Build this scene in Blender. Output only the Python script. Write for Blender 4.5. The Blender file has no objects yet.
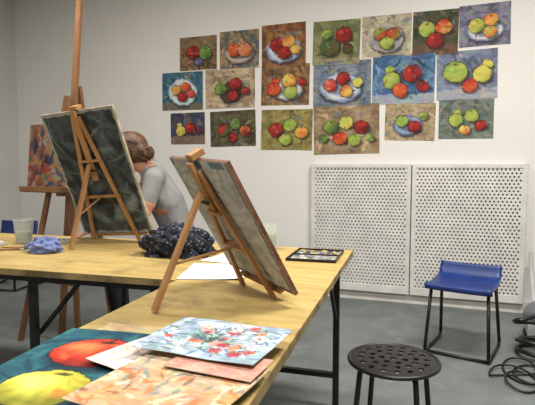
import bpy, bmesh, math, random
import numpy as np
from mathutils import Matrix, Vector, Euler
from mathutils.geometry import delaunay_2d_cdt
random.seed(3)
V=Vector
scene=bpy.context.scene
try: scene.view_settings.view_transform='Standard'
except Exception: pass

def lin(c): return tuple(((x/12.92) if x<=0.04045 else ((x+0.055)/1.055)**2.4) for x in c[:3])

# ---------------------------------------------------------------- materials
def mat(name,col,rough=0.6,col2=None,scale=8,metal=0,bump=0,bscale=60,detail=4,stretch=None,lo=0.35,hi=0.65,spec=0.5,trans=0,alpha=1):
    m=bpy.data.materials.new(name);m.use_nodes=True
    nt=m.node_tree;b=nt.nodes['Principled BSDF']
    b.inputs['Roughness'].default_value=rough;b.inputs['Metallic'].default_value=metal
    b.inputs['Specular IOR Level'].default_value=spec
    if trans: b.inputs['Transmission Weight'].default_value=trans
    if alpha<1: b.inputs['Alpha'].default_value=alpha
    tc=nt.nodes.new('ShaderNodeTexCoord');mp=nt.nodes.new('ShaderNodeMapping')
    nt.links.new(tc.outputs['Object'],mp.inputs[0])
    if stretch: mp.inputs['Scale'].default_value=stretch
    c2=col2 if col2 else tuple(x*0.93 for x in col)
    n=nt.nodes.new('ShaderNodeTexNoise');n.inputs['Scale'].default_value=scale;n.inputs['Detail'].default_value=detail
    r=nt.nodes.new('ShaderNodeValToRGB');r.color_ramp.elements[0].position=lo;r.color_ramp.elements[1].position=hi
    r.color_ramp.elements[0].color=lin(col)+(1,);r.color_ramp.elements[1].color=lin(c2)+(1,)
    nt.links.new(mp.outputs[0],n.inputs['Vector']);nt.links.new(n.outputs['Fac'],r.inputs[0]);nt.links.new(r.outputs[0],b.inputs['Base Color'])
    if bump:
        n2=nt.nodes.new('ShaderNodeTexNoise');n2.inputs['Scale'].default_value=bscale;n2.inputs['Detail'].default_value=3
        nt.links.new(mp.outputs[0],n2.inputs['Vector'])
        bp=nt.nodes.new('ShaderNodeBump');bp.inputs['Strength'].default_value=bump;bp.inputs['Distance'].default_value=0.01
        nt.links.new(n2.outputs['Fac'],bp.inputs['Height']);nt.links.new(bp.outputs[0],b.inputs['Normal'])
    return m
def overlay(m,col,lo,hi,amt,scale):
    nt=m.node_tree;b=nt.nodes['Principled BSDF'];src=b.inputs['Base Color'].links[0].from_socket
    tc=nt.nodes['Texture Coordinate']
    n=nt.nodes.new('ShaderNodeTexNoise');n.inputs['Scale'].default_value=scale;n.inputs['Detail'].default_value=7;n.inputs['Roughness'].default_value=.7
    r=nt.nodes.new('ShaderNodeValToRGB');r.color_ramp.elements[0].position=lo;r.color_ramp.elements[1].position=hi
    r.color_ramp.elements[0].color=(0,0,0,1);r.color_ramp.elements[1].color=(amt,amt,amt,1)
    mx=nt.nodes.new('ShaderNodeMix');mx.data_type='RGBA'
    nt.links.new(tc.outputs['Object'],n.inputs['Vector']);nt.links.new(n.outputs['Fac'],r.inputs[0]);nt.links.new(r.outputs[0],mx.inputs['Factor'])
    nt.links.new(src,mx.inputs['A']);mx.inputs['B'].default_value=lin(col)+(1,)
    nt.links.new(mx.outputs['Result'],b.inputs['Base Color']);return m
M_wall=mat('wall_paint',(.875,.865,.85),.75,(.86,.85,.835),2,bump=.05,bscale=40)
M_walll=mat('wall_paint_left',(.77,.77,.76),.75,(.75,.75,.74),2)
M_wallf=mat('unseen_wall_low_bounce',(.58,.57,.55),.8)  # unseen right and front walls, greyed to cut bounced light
M_ceil=mat('ceiling_paint',(.86,.855,.84),.8)
M_floor=overlay(mat('worn_grey_floor',(.43,.455,.455),.5,(.37,.39,.39),4,bump=.03,bscale=20,detail=9),(.53,.55,.54),.56,.72,.7,9)
M_trim=mat('trim_paint',(.85,.845,.83),.5)
M_perf=mat('perforated_metal_paint',(.86,.855,.84),.5)
M_dark=mat('radiator_shade_backing',(.62,.62,.61),.8)  # grey backing sheet; shade behind the holes is put into its colour
M_table=overlay(mat('yellowed_plywood_top',(.745,.65,.405),.5,(.66,.56,.33),5,stretch=(1,5,1),bump=.04,bscale=30,detail=8),(.50,.42,.27),.53,.70,.8,6)
overlay(M_table,(.80,.76,.62),.60,.68,.6,17)
M_edge=mat('plywood_edge',(.60,.52,.34),.6,(.38,.31,.2),12)
M_black=mat('black_metal',(.06,.06,.065),.45,(.09,.09,.095),10)
M_blackp=mat('black_plastic',(.075,.07,.07),.4,(.10,.095,.09),10)
M_wood=mat('beech_wood',(.70,.52,.33),.5,(.58,.41,.25),10,stretch=(1,1,.2))
M_wood2=mat('dark_pine',(.56,.40,.26),.55,(.42,.28,.18),10,stretch=(1,1,.2))
M_blue=mat('blue_plastic',(.09,.20,.47),.4,(.075,.17,.40),6)
M_paper=mat('white_paper',(.92,.92,.91),.8,(.88,.88,.87),5)
M_paperb=mat('paper_back',(.75,.73,.68),.8)
M_brdedge=mat('board_edge',(.74,.71,.62),.7,(.55,.48,.38),20)
M_brown=mat('board_brown_edge',(.38,.22,.15),.7,(.52,.36,.26),18)
M_skin=mat('skin',(.82,.60,.50),.5,(.76,.52,.43),14)
M_shirt=mat('grey_tshirt',(.56,.56,.56),.9,(.50,.50,.505),10,bump=.5,bscale=14)
M_trs=mat('dark_trousers',(.10,.10,.12),.9,(.14,.14,.16),10,bump=.4,bscale=18)
M_shoe=mat('shoes',(.12,.09,.08),.6)
M_hair=mat('brown_hair',(.44,.30,.20),.55,(.23,.15,.10),30,stretch=(1,1,.35),bump=.6,bscale=60)
M_eye=mat('eye_white',(.9,.9,.88),.3);M_iris=mat('iris',(.15,.1,.07),.3);M_lip=mat('lips',(.66,.36,.33),.5)
M_grey=mat('grey_plastic',(.42,.43,.45),.4);M_lgrey=mat('light_plastic',(.72,.73,.74),.4)
M_cup=mat('translucent_plastic',(.86,.89,.86),.25,(.8,.84,.8),6,alpha=.45)
M_water=mat('murky_water',(.62,.66,.62),.2,(.55,.6,.55),6)
M_cloth=mat('lavender_cloth',(.50,.56,.76),.9,(.36,.42,.62),14,bump=.5,bscale=30)
def scarfmat():
    m=mat('navy_patterned_fabric',(.07,.08,.13),.9);nt=m.node_tree;b=nt.nodes['Principled BSDF']
    v=nt.nodes.new('ShaderNodeTexVoronoi');v.inputs['Scale'].default_value=60
    r=nt.nodes.new('ShaderNodeValToRGB');r.color_ramp.elements[0].position=.20;r.color_ramp.elements[1].position=.38
    r.color_ramp.elements[0].color=lin((.40,.43,.52))+(1,);r.color_ramp.elements[1].color=lin((.06,.07,.11))+(1,)
    tc=nt.nodes.new('ShaderNodeTexCoord');nt.links.new(tc.outputs['Object'],v.inputs['Vector'])
    nt.links.new(v.outputs['Distance'],r.inputs[0]);nt.links.new(r.outputs[0],b.inputs['Base Color']);return m
M_scarf=scarfmat()
def vcolmat():
    m=bpy.data.materials.new('painted_surface');m.use_nodes=True;nt=m.node_tree;b=nt.nodes['Principled BSDF']
    a=nt.nodes.new('ShaderNodeVertexColor');a.layer_name='Col';nt.links.new(a.outputs[0],b.inputs['Base Color'])
    b.inputs['Roughness'].default_value=.75;b.inputs['Specular IOR Level'].default_value=.25;return m
M_vcol=vcolmat()
def emis(name,col,s):
    m=bpy.data.materials.new(name);m.use_nodes=True;nt=m.node_tree;b=nt.nodes['Principled BSDF']
    b.inputs['Emission Color'].default_value=col+(1,);b.inputs['Emission Strength'].default_value=s;return m

# ---------------------------------------------------------------- mesh builder
class B:
    def __init__(s): s.bm=bmesh.new();s.m=[]
    def mi(s,m):
        if m not in s.m: s.m.append(m)
        return s.m.index(m)
    def _add(s,verts,faces,m,smooth=False):
        vs=[s.bm.verts.new(v) for v in verts];i=s.mi(m)
        for f in faces:
            try:
                fc=s.bm.faces.new([vs[k] for k in f]);fc.material_index=i;fc.smooth=smooth
            except ValueError: pass
    def boxm(s,M,m):
        vs=[M@V((x,y,z)) for x in(-.5,.5) for y in(-.5,.5) for z in(-.5,.5)]
        s._add(vs,[(0,1,3,2),(4,6,7,5),(0,4,5,1),(2,3,7,6),(0,2,6,4),(1,5,7,3)],m)
    def box(s,lo,hi,m,M=Matrix()):
        lo=V(lo);hi=V(hi);c=(lo+hi)/2;d=hi-lo
        s.boxm(M@Matrix.Translation(c)@Matrix.Diagonal((d.x,d.y,d.z,1)),m)
    def beam(s,p0,p1,w,t,m,side=(1,0,0)):
        p0=V(p0);p1=V(p1);z=(p1-p0);L=z.length;z.normalize();x=V(side);x=(x-z*x.dot(z)).normalized();y=z.cross(x)
        M=Matrix((x*w,y*t,z*L)).transposed().to_4x4();M.translation=(p0+p1)/2
        s.boxm(M,m)
    def cone(s,p0,p1,r0,r1,m,n=16,caps=True,smooth=True):
        p0=V(p0);p1=V(p1);z=(p1-p0).normalized();x=z.orthogonal().normalized();y=z.cross(x)
        vs=[];
        for p,r in((p0,r0),(p1,r1)):
            for k in range(n):
                a=2*math.pi*k/n;vs.append(p+x*r*math.cos(a)+y*r*math.sin(a))
        s._add(vs,[(k,(k+1)%n,n+(k+1)%n,n+k) for k in range(n)],m,smooth)
        if caps: s._add(vs[:n],[tuple(reversed(range(n)))],m);s._add(vs[n:],[tuple(range(n))],m)
    def ball(s,c,r,m,n=12,M=None):
        if not hasattr(r,'__len__'): r=(r,r,r)
        c=V(c);vs=[];fs=[];h=n//2
        for i in range(h+1):
            for j in range(n):
                t=math.pi*i/h;a=2*math.pi*j/n
                p=V((r[0]*math.sin(t)*math.cos(a),r[1]*math.sin(t)*math.sin(a),r[2]*math.cos(t)))
                if M: p=M@p
                vs.append(c+p)
        for i in range(h):
            for j in range(n):
                fs.append((i*n+j,(i+1)*n+j,(i+1)*n+(j+1)%n,i*n+(j+1)%n))
        s._add(vs,fs,m,True)
    def tube(s,pts,r,m,n=10):
        for a,b in zip(pts,pts[1:]): s.cone(a,b,r,r,m,n)
        for p in pts[1:-1]: s.ball(p,r,m,10)
    def sweep(s,pts,r,m,n=8):
        pts=[V(p) for p in pts];vs=[];fs=[];x=None
        for i,p in enumerate(pts):
            t=(pts[min(i+1,len(pts)-1)]-pts[max(i-1,0)]).normalized()
            x=t.orthogonal() if x is None else x-t*x.dot(t)
            x.normalize();y=t.cross(x);rr=r(i/(len(pts)-1)) if callable(r) else r
            for k in range(n):
                a=2*math.pi*k/n;vs.append(p+x*rr*math.cos(a)+y*rr*math.sin(a))
        for i in range(len(pts)-1):
            for k in range(n): fs.append((i*n+k,i*n+(k+1)%n,(i+1)*n+(k+1)%n,(i+1)*n+k))
        s._add(vs,fs,m,True)
    def done(s,name,bevel=0,M=None,clean=True):
        if clean: bmesh.ops.remove_doubles(s.bm,verts=s.bm.verts,dist=1e-6)
        bmesh.ops.recalc_face_normals(s.bm,faces=s.bm.faces)
        me=bpy.data.meshes.new(name);s.bm.to_mesh(me);s.bm.free()
        for m in s.m: me.materials.append(m)
        o=bpy.data.objects.new(name,me);bpy.context.collection.objects.link(o)
        if M is not None: o.matrix_world=M
        if bevel:
            b=o.modifiers.new('bev','BEVEL');b.width=bevel;b.segments=2;b.limit_method='ANGLE'
        return o

def empty(name,loc=(0,0,0)):
    e=bpy.data.objects.new(name,None);bpy.context.collection.objects.link(e);e.location=loc;e.empty_display_size=.1;return e
def parent(o,e):
    bpy.context.view_layer.update();o.parent=e;o.matrix_parent_inverse=e.matrix_world.inverted()

# ---------------------------------------------------------------- painting helpers (vertex-colour canvases)
def vnoise(rng,h,w,gy,gx):
    g=rng.random((gy+2,gx+2));y=np.linspace(0,gy,h);x=np.linspace(0,gx,w)
    yi=y.astype(int);xi=x.astype(int);fy=(y-yi)[:,None];fx=(x-xi)[None,:];fy=fy*fy*(3-2*fy);fx=fx*fx*(3-2*fx)
    a=g[yi][:,xi];b=g[yi][:,xi+1];c=g[yi+1][:,xi];d=g[yi+1][:,xi+1]
    return (a*(1-fx)+b*fx)*(1-fy)+(c*(1-fx)+d*fx)*fy
class Pic:
    def __init__(s,w,h,res,bg,bg2,seed):
        s.rng=np.random.default_rng(seed);s.asp=w/h
        s.W=int(res*w/h);s.H=res
        s.y,s.x=np.meshgrid(np.linspace(0,1,s.H),np.linspace(0,s.asp,s.W),indexing='ij')
        n=vnoise(s.rng,s.H,s.W,5,6)*.6+vnoise(s.rng,s.H,s.W,16,20)*.4
        n=np.clip((n-.5)*2.6+.5,0,1)[...,None]
        s.im=np.array(bg)*(1-n)+np.array(bg2)*n
        s.im*=(.9+.2*vnoise(s.rng,s.H,s.W,40,12))[...,None]
    def put(s,mask,col):
        m=np.clip(mask,0,1)[...,None];s.im=s.im*(1-m)+np.array(col)*m
    def ell(s,cx,cy,rx,ry,rot=0,wob=.1):
        cx=cx*s.asp;c,sn=math.cos(rot),math.sin(rot);dx=s.x-cx;dy=s.y-cy
        u=(dx*c+dy*sn)/rx;v=(-dx*sn+dy*c)/ry
        return np.sqrt(u*u+v*v)+(vnoise(s.rng,s.H,s.W,8,8)-.5)*wob,u,v
    def soft(s,d,e=.06): return np.clip((1-d)/e,0,1)
    def band(s,y0,y1,col,a=.9):
        yy=s.y+(vnoise(s.rng,s.H,s.W,4,5)-.5)*.06
        s.put(np.clip((yy-y0)/.03,0,1)*np.clip((y1-yy)/.03,0,1)*a,col)
    def plate(s,cx,cy,rx,ry,rim=(.55,.65,.8),inn=(.80,.82,.83)):
        d,_,_=s.ell(cx+.02,cy+.05,rx*1.08,ry*1.08,0,.12);s.put(s.soft(d,.15)*.7,(.18,.17,.22))
        d,_,_=s.ell(cx,cy,rx,ry,0,.10);s.put(s.soft(d,.1)*.95,rim)
        d,_,_=s.ell(cx,cy,rx*.87,ry*.87,0,.12);s.put(s.soft(d,.12)*.9,inn)
        d,_,_=s.ell(cx,cy,rx*.66,ry*.66,0,.2);s.put(s.soft(d,.2)*.6,tuple(x*.72 for x in rim))
    def fruit(s,cx,cy,r,c,c2=None,el=.92,rot=0,stem=True):
        c=np.array(c);c2=np.array(c2) if c2 is not None else c*.65
        d,_,_=s.ell(cx+.03,cy+r*.4,r*1.2,r*.85,0,.2);s.put(s.soft(d,.3)*.6,(.13,.11,.13))
        d,_,_=s.ell(cx,cy,r*1.07,r*el*1.07,rot,.12);s.put(s.soft(d,.06)*.75,c*.3)
        d,u,v=s.ell(cx,cy,r,r*el,rot,.12);m=s.soft(d,.12)[...,None]
        an=np.arctan2(v,u);g=max(6,int(.9/r))
        st=np.sin(an*7+vnoise(s.rng,s.H,s.W,g,g)*9)*.12
        k=np.clip(.45+.42*(u*.7+v*.7)+st+(vnoise(s.rng,s.H,s.W,g*2,g*2)-.5)*.7,0,1)[...,None]
        col=c*(1-k)+c2*k;sh=np.clip((v*.7+u*.5-.35),0,1)[...,None];col=col*(1-.45*sh)
        s.im=s.im*(1-m)+col*m
        h,_,_=s.ell(cx-r*.3/s.asp,cy-r*.35,r*.22,r*.13,.6,.6);s.put(s.soft(h,.7)*.5,np.minimum(c*.5+np.array((.5,.48,.4)),1))
        if stem:
            h,_,_=s.ell(cx,cy-r*el*.7,r*.2,r*.1,0,.3);s.put(s.soft(h,.5)*.75,(.2,.14,.08))
    def pear(s,cx,cy,r,c,c2=None,rot=0):
        dx=math.sin(rot)*r*1.05;dy=-math.cos(rot)*r*1.05
        s.fruit(cx+dx/s.asp,cy+dy,r*.55,c,c2,1,0);s.fruit(cx,cy,r,c,c2,.95,0,False)
    def strokes(s,n,cols,lmin=.05,lmax=.2,th=.012):
        for _ in range(n):
            cx,cy=s.rng.random(2);d,_,_=s.ell(cx,cy,s.rng.uniform(lmin,lmax),th*s.rng.uniform(.6,1.6),s.rng.uniform(0,3.14),.4)
            s.put(s.soft(d,.5)*.8,cols[s.rng.integers(len(cols))])
    def finish(s,warp=.03,tex=.12,sat=.85):
        H,W=s.H,s.W;g=14
        dy=(vnoise(s.rng,H,W,g,g)-.5)*warp*H+(vnoise(s.rng,H,W,g*3,g*3)-.5)*warp*.6*H
        dx=(vnoise(s.rng,H,W,g,g)-.5)*warp*H+(vnoise(s.rng,H,W,g*3,g*3)-.5)*warp*.6*H
        ii,jj=np.meshgrid(np.arange(H),np.arange(W),indexing='ij')
        a=np.clip(ii+dy,0,H-1).astype(int);c=np.clip(jj+dx,0,W-1).astype(int);s.im=s.im[a,c]
        for ch in range(3): s.im[...,ch]*=1-tex/2+tex*(vnoise(s.rng,H,W,int(H/3),int(W/6))*.6+vnoise(s.rng,H,W,18,10)*.4)
        gr=s.im.mean(axis=2,keepdims=True);s.im=gr+(s.im-gr)*sat
def sheet(name,w,h,pic,M,curl=.004,thick=.0012,back=M_paperb,seed=0,warp=.03,sat=.85,tex=.12):
    pic.finish(warp,tex,sat)
    W,H=pic.W,pic.H;rng=random.Random(seed);a,b,c=[rng.uniform(0,1) for _ in range(3)]
    vs=[];
    for i in range(H):
        for j in range(W):
            x=w*j/(W-1);y=h*(1-i/(H-1));u=j/(W-1);v=i/(H-1)
            z=thick+curl*(a*(2*u-1)**2*v+b*(2*v-1)**4*u+c*.5*math.sin(u*5+v*3)**2)
            vs.append((x,y,z))
    fs=[(i*W+j,(i+1)*W+j,(i+1)*W+j+1,i*W+j+1) for i in range(H-1) for j in range(W-1)]
    nf=len(fs);n0=len(vs)
    for k in range(n0): x,y,z=vs[k];vs.append((x,y,z-thick*.8))
    fs+=[(n0+f[3],n0+f[2],n0+f[1],n0+f[0]) for f in fs]
    brd=[(0,j) for j in range(W)]+[(i,W-1) for i in range(1,H)]+[(H-1,j) for j in range(W-2,-1,-1)]+[(i,0) for i in range(H-2,0,-1)]
    idx=[i*W+j for i,j in brd];L=len(idx)
    for k in range(L): fs.append((idx[k],n0+idx[k],n0+idx[(k+1)%L],idx[(k+1)%L]))
    me=bpy.data.meshes.new(name);me.from_pydata(vs,[],fs);me.materials.append(M_vcol);me.materials.append(back)
    me.polygons.foreach_set('material_index',[0]*nf+[1]*(len(me.polygons)-nf))
    at=me.color_attributes.new('Col','FLOAT_COLOR','POINT')
    im=np.clip(pic.im,0,1);im=np.where(im<=.04045,im/12.92,((im+.055)/1.055)**2.4)
    arr=np.ones((len(vs),4),dtype=np.float32);arr[:W*H,:3]=im.reshape(-1,3);at.data.foreach_set('color',arr.ravel())
    me.polygons.foreach_set('use_smooth',[True]*nf+[False]*(len(me.polygons)-nf))
    o=bpy.data.objects.new(name,me);bpy.context.collection.objects.link(o);o.matrix_world=M;return o
def frame(o,x,y,z):
    M=Matrix((V(x),V(y),V(z))).transposed().to_4x4();M.translation=V(o);return M

# ---------------------------------------------------------------- camera
cam=bpy.data.objects.new('camera',bpy.data.cameras.new('camera'));bpy.context.collection.objects.link(cam)
cam.location=(0,0,1.17);cam.rotation_euler=(math.radians(90-4.3),0,math.radians(19.4))
cam.data.sensor_width=36;cam.data.lens=500/535*36;cam.data.clip_start=.05;scene.camera=cam

# ---------------------------------------------------------------- room shell
D=4.341;XL=-4.45;XR=2.6;YN=-2.6;HC=3.15
def slab(name,lo,hi,m): b=B();b.box(lo,hi,m);return b.done(name)
slab('floor',(XL-.1,YN-.1,-.1),(XR+.1,D+.1,0),M_floor)
slab('ceiling',(XL-.1,YN-.1,HC),(XR+.1,D+.1,HC+.1),M_ceil)
slab('wall_back',(XL-.1,D,0),(XR+.1,D+.1,HC),M_wall)
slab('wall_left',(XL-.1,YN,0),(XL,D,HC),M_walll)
slab('wall_right',(XR,YN,0),(XR+.1,D,HC),M_wallf)
slab('wall_front',(XL-.1,YN-.1,0),(XR+.1,YN,HC),M_wallf)
slab('baseboard_back',(XL,D-.015,0),(XR,D,.09),M_trim)
slab('baseboard_left',(XL,YN,0),(XL+.015,D-.015,.09),M_trim)

# radiator cover with real perforations
def radiator_cover():
    b=B();y=D-.05;x0,x1,z0,z1=-1.105,.61,.085,1.175;yb=D-.002
    b.box((x0,y+.004,z1-.012),(x1,yb,z1),M_trim);b.box((x0,y+.004,z0),(x0+.012,yb,z1),M_trim);b.box((x1-.012,y+.004,z0),(x1,yb,z1),M_trim)
    b.box((x0,y+.022,z0+.01),(x1,y+.027,z1-.02),M_dark)
    def panel(a,c):
        fr=.028
        b.box((a,y-.006,z0),(a+fr,y+.006,z1),M_trim);b.box((c-fr,y-.006,z0),(c,y+.006,z1),M_trim)
        b.box((a+fr,y-.006,z0),(c-fr,y+.006,z0+fr+.03),M_trim);b.box((a+fr,y-.006,z1-fr),(c-fr,y+.006,z1),M_trim)
        A=a+fr;C=c-fr;P=z0+fr+.03;Q=z1-fr
        nx=int(round((C-A)/.0305));nz=int(round((Q-P)/.028));dx=(C-A)/nx;dz=(Q-P)/nz;r=.0082
        for i in range(nz):
            off=0 if i%2==0 else .5
            zz=P+i*dz
            if off: 
                for s0,s1 in((A,A+dx/2),(C-dx/2,C)): b._add([(s0,y,zz),(s1,y,zz),(s1,y,zz+dz),(s0,y,zz+dz)],[(0,1,2,3)],M_perf)
            for j in range(nx-(1 if off else 0)):
                xx=A+(j+off)*dx;cx=xx+dx/2;cz=zz+dz/2
                o8=[(xx+dx,cz),(xx+dx,zz+dz),(cx,zz+dz),(xx,zz+dz),(xx,cz),(xx,zz),(cx,zz),(xx+dx,zz)]
                vs=[(p[0],y,p[1]) for p in o8]+[(cx+r*math.cos(k*math.pi/4),y,cz+r*math.sin(k*math.pi/4)) for k in range(8)]
                b._add(vs,[(k,(k+1)%8,8+(k+1)%8,8+k) for k in range(8)],M_perf)
    panel(-1.10,-.255);panel(-.245,.605)
    return b.done('radiator_cover',clean=False)
radiator_cover()

# ---------------------------------------------------------------- wall paintings
R=(.76,.17,.12);O=(.86,.43,.18);G=(.52,.64,.24);Y=(.86,.76,.32);MA=(.43,.1,.12);PU=(.36,.22,.4);GD=(.26,.40,.2);YG=(.70,.72,.30)
def F(*a,**k): return ('f',a,k)
def PR(*a,**k): return ('p',a,k)
def PL(*a,**k): return ('l',a,k)
def BD(*a,**k): return ('b',a,k)
wp=[
(-242,238,-203,207,(.38,.30,.2),(.55,.42,.26),[BD(.0,.3,(.5,.42,.3),.6),F(.34,.45,.22,R,MA),F(.7,.5,.22,G,GD),F(.5,.78,.15,(.35,.42,.6),PU)]),
(-200,240,-161,206,(.34,.36,.36),(.62,.5,.34),[PL(.5,.58,.44,.3,rim=(.62,.54,.48),inn=(.74,.68,.62)),F(.36,.5,.2,O,R),F(.64,.5,.21,(.8,.5,.4),O)]),
(-158,242,-117,204,(.6,.40,.22),(.44,.26,.16),[PL(.5,.6,.46,.3),F(.34,.48,.18,R,MA),F(.62,.40,.17,O,Y),F(.52,.68,.17,R,MA),F(.78,.62,.13,Y,O)]),
(-111,241,-70,204,(.52,.52,.33),(.38,.42,.26),[F(.36,.6,.24,GD,(.4,.3,.2)),F(.66,.32,.2,R,MA),F(.28,.28,.13,YG,GD),F(.74,.66,.13,MA,GD),BD(.85,1.1,(.65,.6,.45),.5)]),
(-68,241,-28,207,(.74,.69,.58),(.64,.60,.5),[PL(.5,.56,.42,.34,rim=(.68,.66,.62),inn=(.55,.56,.54)),F(.36,.42,.17,G,R),F(.64,.45,.17,R,G),F(.5,.68,.17,YG,G)]),
(-27,241,8,206,(.22,.30,.2),(.36,.30,.22),[BD(.75,1.1,(.46,.28,.2),.6),F(.3,.4,.2,YG,G),F(.68,.36,.2,R,Y),F(.5,.68,.2,R,MA)]),
(9,242,46,210,(.5,.5,.56),(.36,.36,.46),[PL(.5,.62,.46,.28,rim=(.45,.46,.6)),F(.33,.5,.19,Y,G),F(.62,.38,.17,O,Y),F(.6,.68,.16,YG,O)]),
(-262,206,-218,170,(.18,.36,.44),(.26,.44,.50),[BD(.8,1.1,(.5,.38,.26),.7),PL(.5,.52,.44,.37,rim=(.72,.78,.82)),F(.34,.45,.15,Y,O),F(.58,.38,.15,O,R),F(.5,.66,.15,R,MA),F(.72,.58,.12,(.8,.4,.35),R)]),
(-215,206,-165,170,(.74,.66,.53),(.58,.48,.37),[F(.5,.6,.3,(.34,.26,.2),(.26,.2,.16),stem=False),F(.3,.5,.17,G,GD),F(.62,.38,.18,R,MA),F(.55,.68,.16,MA,R),F(.82,.58,.12,R,MA)]),
(-159,207,-114,171,(.60,.44,.26),(.42,.31,.22),[PL(.55,.62,.42,.26,rim=(.6,.6,.55)),PR(.25,.6,.18,R,O,rot=.2),F(.58,.38,.2,Y,O),F(.62,.70,.18,YG,G),F(.87,.45,.1,R,MA)]),
(-110,206,-60,168,(.50,.54,.58),(.36,.42,.5),[PL(.48,.58,.5,.34,rim=(.52,.6,.75)),F(.28,.52,.16,(.82,.42,.35),R),F(.52,.38,.16,R,MA),F(.58,.68,.15,O,Y),F(.78,.48,.12,YG,Y),BD(.0,.1,(.35,.35,.45),.5)]),
(-59,208,-9,168,(.22,.36,.52),(.36,.50,.64),[BD(.78,1.1,(.70,.70,.70),.7),PR(.30,.5,.19,YG,G,rot=-.2),F(.64,.38,.2,R,MA),F(.45,.74,.16,O,R),F(.82,.66,.13,MA,R)]),
(-7,207,38,169,(.48,.52,.60),(.38,.42,.55),[BD(.78,1.1,(.70,.70,.70),.6),F(.30,.42,.25,G,YG),PR(.76,.5,.2,Y,YG,rot=.5),F(.55,.74,.16,R,O)]),
(-253,167,-216,137,(.2,.24,.36),(.32,.28,.32),[BD(.72,1.1,(.52,.42,.32),.8),PR(.28,.58,.18,Y,YG,rot=-.3),F(.58,.5,.2,R,MA),F(.86,.55,.13,PU,MA)]),
(-210,167,-164,134,(.38,.36,.24),(.28,.24,.17),[F(.28,.55,.19,R,GD),F(.56,.36,.17,G,GD),F(.78,.58,.17,O,MA),F(.5,.76,.15,MA,R),F(.18,.3,.1,GD,MA)]),
(-159,167,-111,131,(.60,.54,.28),(.44,.41,.22),[F(.28,.5,.2,R,MA),F(.56,.36,.18,G,YG),F(.80,.56,.17,Y,O),F(.48,.76,.17,YG,G)]),
(-109,168,-52,126,(.50,.41,.30),(.62,.52,.39),[F(.26,.42,.16,G,GD),F(.5,.34,.15,YG,Y),F(.74,.46,.15,R,MA),F(.4,.68,.15,R,O),F(.62,.74,.13,G,YG),F(.13,.68,.1,GD,G),F(.88,.7,.1,YG,GD)]),
(-48,168,-8,138,(.70,.61,.46),(.60,.52,.39),[PL(.45,.58,.42,.3,rim=(.34,.42,.6),inn=(.55,.62,.72)),F(.33,.46,.18,G,YG),F(.6,.64,.18,R,MA),F(.78,.33,.13,YG,GD)]),
(-5,169,36,138,(.46,.49,.43),(.36,.41,.38),[PR(.30,.52,.18,YG,G,rot=.3),F(.60,.40,.18,G,YG),F(.78,.68,.15,R,MA),F(.48,.78,.14,Y,O)]),
]
for k,(x0,z0,x1,z1,bg,bg2,its) in enumerate(wp):
    w=(x1-x0)/100;h=(z0-z1)/100
    p=Pic(w,h,84,bg,bg2,100+k)
    p.strokes(46,[bg,bg2,tuple(min(1,c*1.3) for c in bg2),tuple(c*.6 for c in bg),tuple(c*.72 for c in bg2),(.40,.46,.52),(.60,.54,.38)],.05,.2,.03)
    for t,a,kw in its:
        if t in 'fp': a=(.5+(a[0]-.5)*.95,.5+(a[1]-.5)*.92,a[2]*.98)+a[3:]
        {'f':p.fruit,'p':p.pear,'l':p.plate,'b':p.band}[t](*a,**kw)
    p.strokes(16,[tuple(c*.45 for c in bg),(.8,.74,.62),bg2,(.25,.2,.2)],.02,.07,.012)
    rr=random.Random(k+40).uniform(-.022,.022)
    sheet('fruit_painting',w,h,p,frame((x0/100,D-.001,z1/100),(math.cos(rr),0,math.sin(rr)),(-math.sin(rr),0,math.cos(rr)),(0,-1,0)),seed=k,warp=.03,sat=.86,tex=.22)

# ---------------------------------------------------------------- tables
ang=math.radians(3.5);TM=Matrix.Translation((-.415,2.45,0))@Matrix.Rotation(ang,4,'Z')
def table(name,u0,u1,v0,v1,frames,axis):
    b=B();b.box((u0,v0,.725),(u1,v1,.75),M_table,TM)
    e=.0015
    b.box((u0-e,v0-e,.724),(u1+e,v0+.002,.7485),M_edge,TM);b.box((u0-e,v1-.002,.724),(u1+e,v1+e,.7485),M_edge,TM)
    b.box((u0-e,v0,.724),(u0+.002,v1,.7485),M_edge,TM);b.box((u1-.002,v0,.724),(u1+e,v1,.7485),M_edge,TM)
    i=.05;s=.014
    b.box((u0+i,v0+i,.69),(u1-i,v0+i+.02,.724),M_black,TM);b.box((u0+i,v1-i-.02,.69),(u1-i,v1-i,.724),M_black,TM)
    b.box((u0+i,v0+i,.69),(u0+i+.02,v1-i,.724),M_black,TM);b.box((u1-i-.02,v0+i,.69),(u1-i,v1-i,.724),M_black,TM)
    for f in frames:
        if axis=='u': P=[(f,v0+.08),(f,v1-.08)]
        else: P=[(u0+.06,f),(u1-.06,f)]
        for (a,c) in P: b.box((a-s,c-s,0),(a+s,c+s,.70),M_black,TM)
        (a0,c0),(a1,c1)=P
        b.beam(TM@V((a0,c0,.16)),TM@V((a1,c1,.16)),.025,.025,M_black,(0,0,1));b.beam(TM@V((a0,c0,.68)),TM@V((a1,c1,.68)),.03,.03,M_black,(0,0,1))
        if axis=='u': b.beam(TM@V((a0,c0+.03,.45)),TM@V((a0+.22,c0+.03,.70)),.015,.015,M_black)
        else: b.beam(TM@V((a1,c1,.42)),TM@V((a1,c1+(-.25 if f>-1 else .25),.70)),.015,.015,M_black)
    return b.done(name,.002)
table('work_table',-.55,0,-2.0,0,[-.13,-1.85],'v')
table('work_table',-2.4,-.556,-.83,.03,[-2.3,-1.25,-.68],'u')

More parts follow.
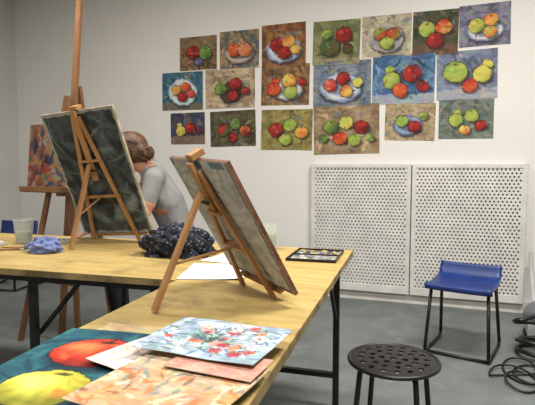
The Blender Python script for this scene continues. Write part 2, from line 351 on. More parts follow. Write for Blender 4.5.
# ---------------------------------------------------------------- easels + boards
def tabletop_easel(mid,w,h,n,H,rear,half,hf,m=M_wood,over=.02):
    mid=V(mid);b=B();o=n*.022
    apex=mid+h*(H+over)+o;hinge=mid+h*(H*hf)+o
    b.beam(apex+n*.008,hinge-h*.06+n*.008,.032,.012,m,w)
    for sg in(-1,1):
        f=mid+w*half*sg+n*.018;f=V((f.x,f.y,.756));t=apex-h*.03+w*.018*sg
        b.beam(t,f,.022,.012,m,w)
    rf=V((rear[0],rear[1],.757));st=hinge+h*.03+n*.022
    b.beam(st,rf,.024,.014,m,w);b.cone(hinge+n*.026-w*.03,hinge+n*.026+w*.03,.006,.006,M_black,10)
    cb=mid+h*H*.33+n*.03;b.beam(cb-w*half*.72,cb+w*half*.72,.022,.010,m,n)
    cb=mid+h*H*.62+n*.03;b.beam(cb-w*half*.45,cb+w*half*.45,.022,.010,m,n)
    b.beam(mid+h*H*.33+n*.038,st+(rf-st)*.62,.010,.007,m,w)
    lm=mid-h*.009-n*.005;b.beam(lm-w*(half+.03),lm+w*(half+.03),.05,.012,m,n)
    b.boxm(frame(mid+h*(H+.012),w*.045,h*.02,n*.045),m)
    return b.done('tabletop_easel',.0015)
hd=V((0,-.357,.934)).normalized();w0=V((.9992,-.04,0));w0=(w0-hd*w0.dot(hd)).normalized();r5=math.radians(5)
w2=(w0*math.cos(r5)+hd*math.sin(r5)).normalized();h2=(hd*math.cos(r5)-w0*math.sin(r5)).normalized();n2=w2.cross(h2).normalized()
mid2=V((-1.69,2.32,.802));BW,BH=.47,.69
b=B();b.boxm(frame(mid2+h2*BH/2+n2*.004,w2*BW,h2*BH,n2*.014),M_brdedge)
bd=b.done('drawing_board',.001)
p=Pic(BW,BH,150,(.20,.22,.235),(.28,.31,.32),7)
p.strokes(60,[(.31,.35,.36),(.14,.16,.17),(.25,.28,.29)],.05,.3,.03)
p.strokes(26,[(.42,.46,.46),(.36,.41,.41)],.04,.22,.010)
d,_,_=p.ell(.72,.8,.2,.07,-.5,.6);p.put(p.soft(d,.6)*.6,(.62,.68,.68))
d,_,_=p.ell(.35,.86,.16,.05,.6,.6);p.put(p.soft(d,.6)*.5,(.5,.58,.58))
d,_,_=p.ell(.75,.25,.16,.05,1.0,.6);p.put(p.soft(d,.6)*.4,(.5,.55,.56))
edge=(np.minimum(np.minimum(p.x,p.asp-p.x),np.minimum(p.y,1-p.y))<.014).astype(float);p.put(edge*.9,(.62,.62,.58))
sh=sheet('chalk_drawing',BW-.004,BH-.004,p,frame(mid2-w2*(BW/2-.002)+h2*.002+n2*.0112,w2,h2,n2),curl=0,warp=.015);parent(sh,bd)
p=Pic(BW,BH,60,(.8,.78,.72),(.7,.68,.6),9);p.fruit(.4,.5,.15,R);p.fruit(.65,.6,.12,G)
sh=sheet('painting_in_progress',BW-.01,BH-.01,p,frame(mid2+w2*(BW/2-.005)+h2*.005-n2*.0032,-w2,h2,-n2),curl=0);parent(sh,bd)
tabletop_easel(mid2,w2,h2,n2,BH,(-1.725,1.98),.16,.55,over=.0)
BLp=V((-.715,1.665,.785));BRp=V((-.402,1.395,.785));w3=(BRp-BLp).normalized();h3=V((-.72*.24,-.70*.24,.40)).normalized();h3=(h3-w3*h3.dot(w3)).normalized();n3=w3.cross(h3).normalized()
rr=math.radians(-3);w3,h3=(w3*math.cos(rr)+h3*math.sin(rr)).normalized(),(h3*math.cos(rr)-w3*math.sin(rr)).normalized()
mid3=(BLp+BRp)/2+V((0,0,.016));BW3,BH3=.42,.455
b=B();b.boxm(frame(mid3+h3*BH3/2+n3*.004,w3*BW3,h3*BH3,n3*.012),M_brown)
bd=b.done('painting_board',.001)
p=Pic(BW3,BH3,110,(.72,.73,.71),(.62,.64,.64),17)
p.strokes(50,[(.57,.57,.54),(.78,.78,.76),(.52,.55,.56)],.05,.25,.012)
edge=(np.minimum(p.asp-p.x,1-p.y)<.03).astype(float);p.put(edge*.8,(.45,.3,.22))
edge=(p.y<.05).astype(float);p.put(edge*.8*(vnoise(p.rng,p.H,p.W,3,20)>.45),(.3,.45,.5))
sh=sheet('canvas_back',BW3-.004,BH3-.004,p,frame(mid3-w3*(BW3/2-.002)+h3*.002+n3*.0102,w3,h3,n3),curl=0,warp=.015);parent(sh,bd)
p=Pic(BW3,BH3,60,(.4,.5,.5),(.7,.5,.3),18);p.fruit(.4,.5,.2,R);p.fruit(.7,.6,.18,G)
sh=sheet('canvas_front',BW3-.01,BH3-.01,p,frame(mid3+w3*(BW3/2-.005)+h3*.005-n3*.0022,-w3,h3,-n3),curl=0);parent(sh,bd)
tabletop_easel(mid3,w3,h3,n3,BH3,(-.765,1.205),.10,.72,over=.0)

def studio_easel():
    b=B();m=M_wood2
    b.beam((-2.365,2.60,.0),(-2.33,2.86,2.55),.038,.028,m)
    b.beam((-2.345,2.70,1.62),(-2.64,2.53,0),.035,.022,m);b.beam((-2.345,2.70,1.62),(-2.14,2.50,0),.035,.022,m)
    b.beam((-2.335,2.80,1.7),(-2.46,3.25,0),.035,.025,m)
    b.beam((-2.56,2.585,.42),(-2.20,2.55,.42),.04,.02,m,(0,0,1))
    b.beam((-2.66,2.635,1.0),(-2.20,2.59,1.0),.08,.02,m,(0,1,0));b.beam((-2.66,2.59,1.012),(-2.20,2.545,1.012),.012,.035,m,(0,1,0))
    b.boxm(frame((-2.36,2.68,1.0),(.06,0,0),(0,.12,0),(0,0,.07)),m);b.boxm(frame((-2.35,2.70,1.47),(.05,0,0),(0,.12,0),(0,0,.05)),m)
    b.cone((-2.40,2.72,1.0),(-2.28,2.72,1.0),.012,.012,M_black)
    return b.done('studio_easel',.002)
studio_easel()
wv=V((.982,-.187,0)).normalized();hv=V((.02,.10,.99)).normalized();hv=(hv-wv*hv.dot(wv)).normalized();nv=wv.cross(hv)
CW=.40;oc=V((-2.445,2.605,1.02))
p=Pic(CW,.42,90,(.50,.26,.19),(.54,.43,.32),31);p.strokes(130,[(.6,.2,.15),(.2,.27,.42),(.66,.43,.22),(.6,.56,.48),(.13,.14,.18),(.28,.36,.3)],.04,.2,.03)
b=B();b.boxm(frame(oc+hv*.21,wv*CW,hv*.42,nv*.018),M_brdedge);bd=b.done('abstract_canvas',.001)
sh=sheet('painted_face',CW-.004,.416,p,frame(oc-wv*(CW/2-.002)+hv*.002+nv*.0093,wv,hv,nv),curl=0);parent(sh,bd)

# ---------------------------------------------------------------- stools
def round_stool(loc):
    x,y=loc;b=B();Rr=.163;n=56
    vs=[V((Rr*math.cos(2*math.pi*k/n),Rr*math.sin(2*math.pi*k/n))) for k in range(n)];ed=[(k,(k+1)%n) for k in range(n)]
    holes=[(0,0,.012)]
    for cnt,rad,hr in((6,.042,.0115),(12,.082,.0115),(16,.122,.0115)):
        for k in range(cnt):
            a=2*math.pi*(k+.5*(cnt>6))/cnt;holes.append((rad*math.cos(a),rad*math.sin(a),hr))
    for hx,hy,hr in holes:
        o=len(vs);c=14
        for k in range(c): vs.append(V((hx+hr*math.cos(2*math.pi*k/c),hy+hr*math.sin(2*math.pi*k/c))))
        ed+=[(o+k,o+(k+1)%c) for k in range(c)]
    ov,oe,of,_,_,_=delaunay_2d_cdt(vs,ed,[],0,1e-6)
    fs=[]
    for f in of:
        cc=sum((ov[i] for i in f),V((0,0)))/len(f)
        if any((cc.x-a)**2+(cc.y-c)**2<(r*.97)**2 for a,c,r in holes): continue
        fs.append(tuple(f))
    def zz(p): 
        r=p.length;return .45-.004*(r/Rr)**4
    top=[(x+p.x,y+p.y,zz(p)) for p in ov];bot=[(x+p.x,y+p.y,zz(p)-.006) for p in ov]
    N=len(ov);b._add(top+bot,fs+[tuple(N+i for i in reversed(f)) for f in fs],M_blackp,False)
    from collections import Counter
    c=Counter();
    for f in fs:
        for i in range(3): c[tuple(sorted((f[i],f[(i+1)%3])))]+=1
    b._add(top+bot,[(e[0],e[1],N+e[1],N+e[0]) for e,k in c.items() if k==1],M_blackp)
    ring=[V((x+(Rr)*math.cos(a),y+(Rr)*math.sin(a),.443)) for a in [2*math.pi*k/48 for k in range(49)]]
    b.sweep(ring,.008,M_blackp,8)
    for k in range(4):
        a=math.radians(38+90*k);c,s=math.cos(a),math.sin(a)
        b.tube([(x+.02*c,y+.02*s,.433),(x+.125*c,y+.125*s,.43),(x+.14*c,y+.14*s,.415),(x+.185*c,y+.185*s,.012)],.010,M_black)
        b.cone((x+.184*c,y+.184*s,.02),(x+.186*c,y+.186*s,0),.013,.013,M_blackp)
    return b.done('round_stool',clean=False)
round_stool((-.160,1.87));round_stool((-1.62,2.92))

# ---------------------------------------------------------------- blue chairs
def blue_chair(loc,rot,top=.54,W=.40):
    M=Matrix.Translation((loc[0],loc[1],0))@Matrix.Rotation(rot,4,'Z');b=B()
    Dp=.36;nu,nv=16,20;vs=[];fs=[]
    prof=[]
    for j in range(nv+1):
        t=j/nv
        if t<.12: y=-Dp/2-.006*math.sin(t/.12*1.57);z=.405+.04*(t/.12)
        elif t<.72: q=(t-.12)/.6;y=-Dp/2+q*(Dp-.05);z=.445-.018*math.sin(q*math.pi)
        else: q=(t-.72)/.28;y=Dp/2-.05+.05*math.sin(q*1.4);z=.445+(top-.445)*q**1.3
        prof.append((y,z))
    nrm=[]
    for j in range(nv+1):
        a=prof[max(j-1,0)];c=prof[min(j+1,nv)];ty,tz=c[0]-a[0],c[1]-a[1];L=math.hypot(ty,tz);nrm.append((tz/L,-ty/L))
    for layer in(0,1):
        for j,(y,z) in enumerate(prof):
            for i in range(nu+1):
                s=i/nu*2-1;x=s*W/2
                vs.append(M@V((x*(1-.03*(j/nv)),y+layer*.012*nrm[j][0],z+.004*s**4+layer*.012*nrm[j][1])))
    K=(nu+1)*(nv+1)
    for j in range(nv):
        for i in range(nu):
            a=j*(nu+1)+i;q=(a,a+1,a+nu+2,a+nu+1);fs.append(q);fs.append(tuple(K+k for k in reversed(q)))
    for j in range(nv):
        for i in(0,nu): a=j*(nu+1)+i;fs.append((a,a+nu+1,K+a+nu+1,K+a))
    for i in range(nu):
        for j in(0,nv): a=j*(nu+1)+i;fs.append((a,a+1,K+a+1,K+a))
    b._add(vs,fs,M_blue,True)
    r=.0105
    for s in(-1,1):
        x=s*.165;P=[(x,-.13,.42),(x*1.12,-.18,.03),(x*1.12,-.165,.011),(x*1.12,.185,.011),(x*1.12,.2,.03),(x,.12,.42)]
        b.tube([M@V(q) for q in P],r,M_black)
    b.tube([M@V((-.165,-.13,.42)),M@V((.165,-.13,.42))],r,M_black);b.tube([M@V((-.165,.12,.42)),M@V((.165,.12,.42))],r,M_black)
    b.tube([M@V((-.185,-.165,.011)),M@V((.185,-.165,.011))],r,M_black)
    return b.done('blue_chair')
blue_chair((.137,3.33),math.radians(-14),.525,.39)
blue_chair((-3.92,3.65),math.radians(10),.62)

# ---------------------------------------------------------------- vacuum cleaner with hose and cable
def vacuum():
    b=B();c=V((.70,3.74,0))
    b.ball(c+V((0,0,.15)),(.17,.13,.12),M_grey,20);b.box(c+V((-.15,-.11,.04)),c+V((.15,.11,.12)),M_lgrey)
    for s in(-1,1): b.cone(c+V((.08,s*.12,.06)),c+V((.08,s*.15,.06)),.06,.06,M_black,18)
    b.ball(c+V((-.13,0,.035)),.035,M_black)
    b.tube([c+V((-.06,0,.26)),c+V((-.05,0,.30)),c+V((.06,0,.30)),c+V((.07,0,.26))],.012,M_black)
    pts=[]
    for k in range(110):
        t=k/109;a=t*math.pi*5.2;rr=.15-.03*t
        pts.append(V((.55+.02*math.sin(5*t)+rr*math.cos(a)*.75,3.38+rr*math.sin(a),.02+.20*t*t+.012*math.sin(a*2))))
    pts+= [V((.62,3.48,.24)),V((.62,3.62,.22))]
    b.sweep(pts,.014,M_black,10)
    b.tube([V((.60,3.62,.03)),V((.64,4.24,.50))],.014,M_lgrey);b.box((.50,3.56,0),(.66,3.64,.035),M_black)
    return b.done('vacuum_cleaner')
vacuum()
def cable():
    b=B();pts=[]
    for k in range(160):
        t=k/159;a=t*math.pi*7;r=.12+.035*math.sin(a*.37)
        pts.append(V((.43+r*math.cos(a)*.75+.05*math.sin(a*.21),3.00+r*math.sin(a)*1.15+.08*math.cos(a*.17),.007+.012*(1+math.sin(a*1.3))*.6)))
    pts+=[V((.65,3.12,.008)),V((.95,3.4,.008)),V((1.0,3.9,.008)),V((1.0,4.2,.008)),V((1.0,4.31,.02))]
    b.sweep(pts,.006,M_black,8)
    return b.done('power_cable')
cable()

# ---------------------------------------------------------------- things on tables
def flat(name,u0,v0,w,h,rot,z,pic,curl=.006,seed=1,warp=.03,sat=.9,tex=.2):
    c,s=math.cos(rot),math.sin(rot);x=V((c,s,0));y=V((-s,c,0))
    o=V((u0,v0,z))-y*h
    return sheet(name,w,h,pic,frame(o,x,y,(0,0,1)),curl=curl,seed=seed,warp=warp,sat=sat,tex=tex)
p=Pic(.5,.42,40,(.78,.7,.52),(.72,.62,.45),52);flat('card_sheet',-.83,1.09,.46,.40,math.radians(4),.7505,p,.0,4)
p=Pic(.38,.50,240,(.10,.31,.37),(.16,.41,.43),51)
p.strokes(90,[(.08,.27,.34),(.18,.42,.44),(.07,.22,.29),(.12,.34,.42)],.05,.2,.02)
def bigfruit(cx,cy,r,hi,base,shade,marks,el):
    d,_,_=p.ell(cx+.04,cy+r*.35,r*1.18,r*.92,0,.08);p.put(p.soft(d,.25)*.7,(.04,.11,.16))
    d,u,v=p.ell(cx,cy,r,r*el,0,.04);m=p.soft(d,.03)[...,None]
    n=(vnoise(p.rng,p.H,p.W,14,9)-.5)*.35+np.sin(np.arctan2(v+.9,u)*22+d*2)*.05
    t=np.sqrt((u+.35)**2+(v+.35)**2)/1.45+n
    k1=np.clip(t/.5,0,1)[...,None];k2=np.clip((t-.45)/.5,0,1)[...,None]
    col=np.array(hi)*(1-k1)+np.array(base)*k1;col=col*(1-k2)+np.array(shade)*k2
    p.im=p.im*(1-m)+col*m
    ring=np.clip(1-np.abs(d-1)/.035,0,1);p.put(ring*.7,tuple(c*.4 for c in shade))
    for a,b_,rx,ry,ro,cc,al in marks:
        d,_,_=p.ell(cx+a,cy+b_,rx,ry,ro,.5);p.put(p.soft(d,.6)*al,cc)
bigfruit(.38,.27,.19,(.92,.48,.26),(.80,.20,.13),(.40,.07,.08),[(.06,-.10,.07,.018,.2,(.93,.55,.28),.6),(.10,.06,.07,.02,1.2,(.38,.07,.08),.5),(-.13,.07,.05,.02,.9,(.84,.42,.22),.6),(0,-.12,.06,.022,0,(.22,.14,.08),.9),(.02,-.15,.007,.045,.3,(.18,.12,.07),.95)],.86)
bigfruit(.40,.63,.18,(.93,.90,.50),(.78,.74,.24),(.44,.44,.12),[(.12,.03,.06,.03,1.0,(.78,.45,.2),.6),(.02,.11,.08,.018,.1,(.42,.44,.14),.5),(0,-.12,.045,.018,0,(.28,.26,.1),.9),(-.03,.05,.06,.02,.5,(.66,.72,.28),.5)],.88)
p.fruit(.86,.5,.10,(.75,.3,.2),(.5,.2,.15));
flat('apple_painting',-.885,1.015,.38,.50,math.radians(6),.753,p,.004,3,warp=.015,sat=.93,tex=.18)
p=Pic(.3,.28,120,(.84,.80,.78),(.80,.74,.70),53);p.strokes(60,[(.82,.64,.55),(.68,.72,.78),(.9,.86,.82),(.76,.56,.5)],.04,.16,.014)
flat('pale_watercolour',-.632,1.065,.21,.24,math.radians(-16),.763,p,.004,5)
p=Pic(.34,.26,120,(.78,.56,.39),(.70,.63,.52),54);p.strokes(90,[(.76,.43,.24),(.84,.78,.66),(.50,.35,.27),(.46,.50,.47)],.05,.2,.026)
flat('orange_watercolour',-.575,.915,.27,.26,math.radians(-6),.772,p,.004,6)
# flower painting: dense bouquet on a blue-grey ground
p=Pic(.3,.24,180,(.66,.72,.76),(.50,.59,.66),55)
p.strokes(60,[(.56,.65,.72),(.78,.80,.79),(.44,.54,.60),(.40,.48,.60)],.05,.2,.028)
for q in range(60):
    a=p.rng.uniform(-2.9,-.2);L=p.rng.uniform(.15,.42);cx=.5+L*.5*math.cos(a)/p.asp;cy=.66+L*.6*math.sin(a)
    d,_,_=p.ell(cx,cy,L*.5,.011,a,.5);p.put(p.soft(d,.5)*.8,[(.18,.32,.24),(.30,.44,.28),(.20,.27,.40)][q%3])
for q in range(95):
    cx,cy=p.rng.uniform(.06,.94),p.rng.uniform(.12,.95);d,_,_=p.ell(cx,cy,p.rng.uniform(.04,.08),.018,p.rng.random()*3,.6);p.put(p.soft(d,.5)*.75,[(.24,.40,.30),(.28,.38,.54),(.40,.54,.40),(.84,.84,.80),(.16,.26,.24)][q%5])
for q in range(24):
    cx,cy=p.rng.uniform(.12,.88),p.rng.uniform(.10,.80);r=p.rng.uniform(.045,.08);c1=[(.80,.32,.28),(.88,.58,.54),(.68,.22,.26),(.90,.80,.74),(.84,.52,.36)][q%5]
    for j in range(6):
        a=j*1.05+q;d,_,_=p.ell(cx+r*.6*math.cos(a)/p.asp,cy+r*.6*math.sin(a),r*.55,r*.38,a,.3);p.put(p.soft(d,.4)*.85,tuple(min(1,c*p.rng.uniform(.8,1.1)) for c in c1))
    d,_,_=p.ell(cx,cy,r*.28,r*.24,0,.3);p.put(p.soft(d,.4)*.85,(.45,.14,.18))
p.strokes(36,[(.14,.24,.24),(.2,.26,.40),(.9,.9,.86)],.02,.06,.007)
flat('floral_painting',-.605,1.10,.285,.225,math.radians(-3),.786,p,.006,7,warp=.02)
p=Pic(.3,.2,60,(.80,.62,.55),(.72,.50,.44),56);flat('pink_watercolour',-.50,.935,.19,.11,math.radians(-4),.780,p,.0,8)
def paper(name,cx,cy,w,h,rot,z):
    b=B();M=Matrix.Translation((cx,cy,z))@Matrix.Rotation(rot,4,'Z')
    nx=8;vs=[];fs=[]
    for lay in(0,1):
        for i in range(nx+1):
            for j in(0,1):
                u=i/nx;vs.append(M@V(((u-.5)*w,(j-.5)*h,.001+.008*u**4+(0 if lay else .001))))
    for i in range(nx):
        a=i*2;fs.append((a,a+2,a+3,a+1));k=(nx+1)*2;fs.append((k+a,k+a+1,k+a+3,k+a+2))
    b._add(vs,fs,M_paper,True);return b.done(name,clean=False)
paper('paper_sheet',-.835,1.77,.25,.29,math.radians(15),.7505);paper('paper_sheet',-.865,2.06,.24,.26,math.radians(-8),.7505)

def blob(name,loc,size,m,seed,amp=.25,folds=7):
    bm=bmesh.new();bmesh.ops.create_icosphere(bm,subdivisions=5,radius=1);rg=random.Random(seed)
    ws=[(V((rg.gauss(0,1),rg.gauss(0,1),rg.gauss(0,1)))*folds*.5,rg.uniform(0,6)) for _ in range(8)]
    for v in bm.verts:
        p=v.co.copy();s=sum(abs(math.sin(p.dot(a)+c)) for a,c in ws)/8
        r=1+amp*(s-.6)*2;q=V((p.x*size[0]*r,p.y*size[1]*r,max(p.z,-.35)*size[2]*(r if p.z>0 else 1)))
        q.z=max(q.z+size[2]*.35,0.0);v.co=q+V(loc)
    for f in bm.faces: f.smooth=True
    me=bpy.data.meshes.new(name);bm.to_mesh(me);bm.free();me.materials.append(m)
    o=bpy.data.objects.new(name,me);bpy.context.collection.objects.link(o);return o
blob('patterned_scarf',(-1.17,2.06,.751),(.16,.12,.10),M_scarf,3,.55,8)
blob('crumpled_cloth',(-1.81,1.90,.751),(.08,.06,.05),M_cloth,6,.5,7)

def cup(name,x,y,h,r0,r1,fill):
    b=B();n=24
    b.cone((x,y,.751),(x,y,.751+h),r0,r1,M_cup,n,caps=False);b.cone((x,y,.751),(x,y,.754),r0,r0,M_cup,n)
    ri=r0+(r1-r0)*fill;b.cone((x,y,.7545),(x,y,.751+h*fill),r0-.003,ri-.003,M_water,n)
    b.sweep([V((x+r1*math.cos(a),y+r1*math.sin(a),.751+h)) for a in [2*math.pi*k/24 for k in range(25)]],.002,M_cup,6)
    return b.done(name,clean=False)
cup('water_jar',-.82,2.36,.12,.033,.040,.6);cup('water_cup',-2.13,2.09,.125,.04,.052,.5)
def palette(name,cx,cy,w,h,rot,seed,base=M_blackp):
    M=Matrix.Translation((cx,cy,.751))@Matrix.Rotation(rot,4,'Z');b=B();rg=random.Random(seed)
    b.box((-w/2,-h/2,0),(w/2,h/2,.004),base,M)
    for q in((-w/2,-h/2,-w/2+.005,h/2),(w/2-.005,-h/2,w/2,h/2),(-w/2,-h/2,w/2,-h/2+.005),(-w/2,h/2-.005,w/2,h/2)): b.box((q[0],q[1],0),(q[2],q[3],.012),base,M)
    b.box((-w/2,-h*.02,0),(w/2,h*.02,.010),base,M)
    mix=mat(name+'_mixing_area',(.66,.66,.64),.4,(.30,.29,.32),28,detail=3,lo=.42,hi=.62)
    b.box((-w/2+.010,-h/2+.010,.004),(w/2-.010,-h*.03,.0055),mix,M);b.box((-w/2+.010,h*.03,.004),(w/2-.010,h/2-.01,.0055),mix,M)
    cols=[(.80,.80,.76),(.62,.18,.14),(.76,.66,.24),(.18,.25,.45),(.25,.36,.26),(.56,.38,.24),(.35,.24,.36),(.16,.15,.15),(.3,.22,.18),(.45,.55,.6)]
    cm=[mat('%s_paint_%d'%(name,i),c,.4) for i,c in enumerate(cols)]
    nx=max(4,int(w/.036))
    for i in range(nx):
        for j in range(3):
            x=-w/2+.014+(i+.5)*(w-.028)/nx+rg.uniform(-.004,.004);y=h*.04+(j+.5)*(h*.42)/3
            m=cm[rg.randrange(len(cm))];b.ball(M@V((x,y,.006)),(rg.uniform(.009,.015),rg.uniform(.009,.014),.004),m,12)
    for i in range(11):
        x=rg.uniform(-w/2+.03,w/2-.03);y=rg.uniform(-h/2+.03,-.02);b.ball(M@V((x,y,.0056)),(rg.uniform(.008,.022),rg.uniform(.006,.013),.0015),cm[rg.randrange(len(cm))],12)
    return b.done(name)
palette('paint_palette',-.545,2.22,.22,.28,ang,2)
palette('paint_tray',-2.0,2.16,.20,.12,.2,4,base=M_lgrey)
b=B();
for k,(x,y,a) in enumerate(((-1.99,1.93,.3),(-2.02,1.86,.5),(-2.0,2.02,-.2))):
    d=V((math.cos(a),math.sin(a),0))*.1;c=V((x,y,.7565));b.cone(c-d,c+d*.7,.003,.005,M_wood2,8);b.cone(c+d*.7,c+d*.9,.0045,.0045,M_lgrey,8);b.cone(c+d*.9,c+d*1.1,.0045,.001,M_trs,8)
b.done('paint_brushes')
b=B();c=V((-2.28,1.93,.7515));b.box(c+V((-.12,-.08,0)),c+V((.12,.08,.012)),M_paperb);b.box(c+V((-.12,-.08,.0125)),c+V((.10,.07,.02)),M_paper);b.done('sketchbook',.001)

# ---------------------------------------------------------------- woman
wo=empty('woman',(-1.62,2.92,0))
f=V((-.86,-.5,0)).normalized();l=V((.5,-.86,0)).normalized()
P=V((-1.62,2.91,.585))
def cap(b,p0,p1,r0,r1,ax=None,k=1.0,n=8):
    p0=V(p0);p1=V(p1);M3=None
    if ax is not None: M3=Matrix.Scale(k,3,V(ax).normalized())
    for i in range(n+1):
        t=i/n;r=r0+(r1-r0)*t;b.ball(p0.lerp(p1,t),r,M_skin,16,M3)
segs=[]
def limb(b,p0,p1,r0,r1,m,ax=None,k=1.0,n=9):
    cap(b,p0,p1,r0,r1,ax,k,n);segs.append((V(p0),V(p1),m))
def remesh(b,name,vox,sm=4):
    o=b.done(name,clean=False)
    r=o.modifiers.new('r','REMESH');r.mode='VOXEL';r.voxel_size=vox;r.use_smooth_shade=True
    s=o.modifiers.new('s','SMOOTH');s.iterations=sm;s.factor=.5
    bpy.context.view_layer.update();dg=bpy.context.evaluated_depsgraph_get()
    me=bpy.data.meshes.new_from_object(o.evaluated_get(dg));o.modifiers.clear();o.data=me;return o
b=B()
sp=[P,P+f*.03+V((0,0,.17)),P+f*.10+V((0,0,.34)),P+f*.17+V((0,0,.48)),P+f*.225+V((0,0,.565))]
limb(b,sp[0],sp[1],.118,.108,'s',l,1.4);limb(b,sp[1],sp[2],.108,.118,'s',l,1.32);limb(b,sp[2],sp[3],.118,.098,'s',l,1.45)
neck=sp[4];head=neck+f*.09+V((0,0,.098))
limb(b,sp[3],neck,.085,.052,'s');limb(b,neck+V((0,0,.01)),head-V((0,0,.05)),.05,.05,'k')
shL=sp[3]+l*.165+V((0,0,.02));shR=sp[3]-l*.165+V((0,0,.02))
elL=V((-1.71,2.585,.845));wrL=V((-1.83,2.415,.80));elR=V((-1.95,2.80,.90));wrR=V((-1.95,2.58,1.02))
for s_,e_,w_ in((shL,elL,wrL),(shR,elR,wrR)):
    limb(b,sp[3]+V((0,0,.03)),s_,.075,.066,'s');mid=s_.lerp(e_,.62)
    limb(b,s_,mid,.064,.055,'s');limb(b,mid,e_,.044,.036,'k');limb(b,e_,w_,.038,.024,'k')
for sg in(1,-1):
    hp=P+l*.085*sg+f*.02;kn=hp+f*.42+V((0,0,-.01))+l*.02*sg;an=kn+V((0,0,-.47))+f*(-.05);an.z=.09
    limb(b,P+l*.04*sg,hp,.12,.105,'t');limb(b,hp,kn,.10,.064,'t');limb(b,kn,kn.lerp(an,.4),.064,.058,'t');limb(b,kn.lerp(an,.4),an,.058,.042,'t')
    toe=an+f*.16;toe.z=.035;hl=an-f*.03;hl.z=.045;limb(b,hl,an+f*.06-V((0,0,.045)),.038,.04,'h');limb(b,an+f*.06-V((0,0,.045)),toe,.04,.03,'h')
body=remesh(b,'body',.010,5)
me=body.data;me.materials.clear()
for m in(M_skin,M_shirt,M_trs,M_shoe): me.materials.append(m)
code={'k':0,'s':1,'t':2,'h':3}
def sd(p,a,c):
    d=c-a;t=max(0,min(1,(p-a).dot(d)/max(d.length_squared,1e-9)));return (p-a-d*t).length
for po in me.polygons:
    c=po.center;best=min(segs,key=lambda s:sd(c,s[0],s[1]));k=code[best[2]]
    if c.z<P.z+.03 and k==1: k=2
    po.material_index=k
parent(body,wo)
hf=(f*.74-l*.34+V((0,0,-.62))).normalized();hl=V((0,0,1)).cross(hf).normalized()
hu=hf.cross(hl).normalized()
HM=Matrix((hf,hl,hu)).transposed()
def HP(x,y,z): return head+HM@V((x,y,z))
b=B()
b.ball(HP(-.005,0,.02),(.095,.075,.098),M_skin,28,HM);b.ball(HP(.025,0,-.04),(.062,.056,.065),M_skin,20,HM);b.ball(HP(.06,0,-.085),(.024,.026,.02),M_skin,14,HM)
for i in range(6): b.ball(HP(.084+.005*i,0,.02-.010*i),.009+.0012*i,M_skin,10)
for s in(-1,1):
    b.ball(HP(.078,s*.03,.03),(.014,.022,.009),M_skin,12,HM);b.ball(HP(.062,s*.042,-.02),(.026,.022,.02),M_skin,12,HM)
    b.ball(HP(-.005,s*.076,.0),(.018,.009,.03),M_skin,12,HM);b.ball(HP(.10,s*.011,-.032),.008,M_skin,8)
cap(b,head-V((0,0,.05)),neck,.05,.052)
hd_=remesh(b,'head',.004,3);hd_.data.materials.clear();hd_.data.materials.append(M_skin);parent(hd_,wo)
b=B()
for s in(-1,1):
    b.ball(HP(.081,s*.031,.008),.0115,M_eye,12);b.ball(HP(.0885,s*.031,.007),.0055,M_iris,10)
    b.sweep([HP(.089-.004*abs(t-.5),s*(.015+.034*t),.032+.006*math.sin(t*3.1)) for t in [i/8 for i in range(9)]],.0035,M_hair,6)
b.ball(HP(.085,0,-.056),(.008,.022,.0045),M_lip,12,HM);b.ball(HP(.085,0,-.064),(.008,.018,.005),M_lip,12,HM)
parent(b.done('face_features'),wo)
# hair: cap reaching the forehead, strands swept back to a low bun
b=B();rg=random.Random(8)
b.ball(HP(-.006,0,.048),(.102,.091,.093),M_hair,32,HM);b.ball(HP(-.028,0,.025),(.100,.092,.100),M_hair,28,HM);b.ball(HP(-.050,0,-.02),(.068,.080,.085),M_hair,20,HM)
BL_=V((-.100,.030,-.085));bun=HP(*BL_);c0=V((-.014,0,.028))
for k in range(460):
    a=rg.uniform(-1,1);th=a*1.75
    st=V((.088-.075*abs(a)**1.5+rg.uniform(-.02,.006),.090*math.sin(th),.080*math.cos(th*.9)+.028+rg.uniform(-.006,.012)))
    pts=[];ph=rg.uniform(0,6);e=BL_+V((rg.gauss(0,.010),rg.gauss(0,.018),rg.gauss(0,.018)))
    R0=rg.uniform(.001,.010)
    for i in range(13):
        t=i/12;q=st.lerp(e,t);u=(q-c0).normalized()
        rad=1/math.sqrt((u.x/.104)**2+(u.y/.094)**2+(u.z/.108)**2)+R0+.003*math.sin(ph+t*7)
        tgt=c0+u*rad;m_=min(1,t*6+.35) if t<.5 else min(1,(1-t)*3.2)
        pts.append(HP(*q.lerp(tgt,m_)))
    b.sweep(pts,lambda t:.0034*(1-.4*t),M_hair,5)
for k in range(46):
    a0=rg.uniform(0,6.28);tl=rg.uniform(-1,1);R1=rg.uniform(.020,.036);pts=[]
    ax=V((math.cos(a0),math.sin(a0),tl)).normalized();x=ax.orthogonal().normalized();y=ax.cross(x)
    for i in range(13):
        a=a0+i/12*4.1;pts.append(bun+HM@(x*math.cos(a)+y*math.sin(a))*R1+V((0,0,.001*i)))
    b.sweep(pts,.005,M_hair,5)
b.ball(bun,.028,M_hair,14)
for k in range(60):
    sg=1 if k%2 else -1;st=V((-.02+.09*rg.random(),.084*sg,.0+.04*rg.random()));pts=[]
    for i in range(7):
        t=i/6;pts.append(HP(*(st+V((-.02*t+.008*math.sin(3*t+k),.006*math.sin(5*t+k)*sg,-.075*t)))))
    b.sweep(pts,lambda t:.003*(1-.7*t),M_hair,5)
parent(b.done('hair',clean=False),wo)
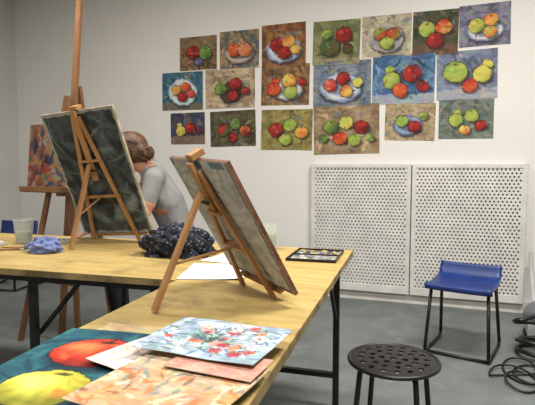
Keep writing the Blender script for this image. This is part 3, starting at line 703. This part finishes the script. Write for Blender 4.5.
def hand(name,wr,d,nrm,side,curl):
    d=V(d).normalized();nrm=V(nrm);nrm=(nrm-d*nrm.dot(d)).normalized();s=d.cross(nrm).normalized()*side
    b=B();cap(b,wr-d*.02,wr+d*.015,.024,.022,None,1,4)
    for k in range(4):
        y=(k-1.5)*.0185;kn=wr+d*(.085-.004*abs(k-1.2))+s*y;cap(b,wr+d*.015+s*y*.6,kn,.014,.0115,None,1,6)
        L=[.040,.045,.042,.033][k];p=kn;a=curl*.5
        for j in range(3):
            q=p+(d*math.cos(a)-nrm*math.sin(a))*L*(1,.68,.52)[j];cap(b,p,q,.0092-.0008*j,.0086-.0009*j,None,1,4);p=q;a+=curl
    t0=wr+d*.025-s*.022;t1=t0+(d*.6-s*.75-nrm*.2).normalized()*.035;t2=t1+(d*.85-s*.35-nrm*.35).normalized()*.03;t3=t2+(d*.95-nrm*.4).normalized()*.024
    cap(b,t0,t1,.014,.011,None,1,5);cap(b,t1,t2,.011,.0095,None,1,4);cap(b,t2,t3,.0095,.008,None,1,4)
    o=remesh(b,name,.0035,2);o.data.materials.clear();o.data.materials.append(M_skin);parent(o,wo);return wr+d*.09-nrm*.03
hand('left_hand',wrL,V((-.8,-.6,-.10)),V((0,0,1)),1,.22)
g=hand('right_hand',wrR,V((0,-.9,.15)),V((-.5,0,.8)),-1,.85)
b=B();dd=V((.25,-.85,.1)).normalized();b.cone(g-dd*.06,g+dd*.10,.003,.004,M_wood2,8);b.cone(g+dd*.10,g+dd*.13,.005,.001,M_trs,8);parent(b.done('held_brush'),wo)

# ---------------------------------------------------------------- lights (ceiling fluorescent panels)
Md=emis('diffuser',(1,.97,.92),2.0)
for k,(x,y,e) in enumerate(((.5,2.3,106),(-2.0,2.2,48),(.3,-.2,84),(-2.6,-.3,32))):
    b=B();b.box((x-.62,y-.17,HC-.05),(x+.62,y+.17,HC),M_trim);b.box((x-.58,y-.14,HC-.054),(x+.58,y+.14,HC-.05),Md);b.done('ceiling_light')
    L=bpy.data.lights.new('tube_light','AREA');L.shape='RECTANGLE';L.size=1.15;L.size_y=.28;L.energy=e;L.color=(1,.95,.875)
    o=bpy.data.objects.new('tube_light',L);bpy.context.collection.objects.link(o);o.location=(x,y,HC-.06)
w=bpy.data.worlds.new('world');scene.world=w;w.use_nodes=True;w.node_tree.nodes['Background'].inputs[0].default_value=(.8,.85,.9,1);w.node_tree.nodes['Background'].inputs[1].default_value=.3
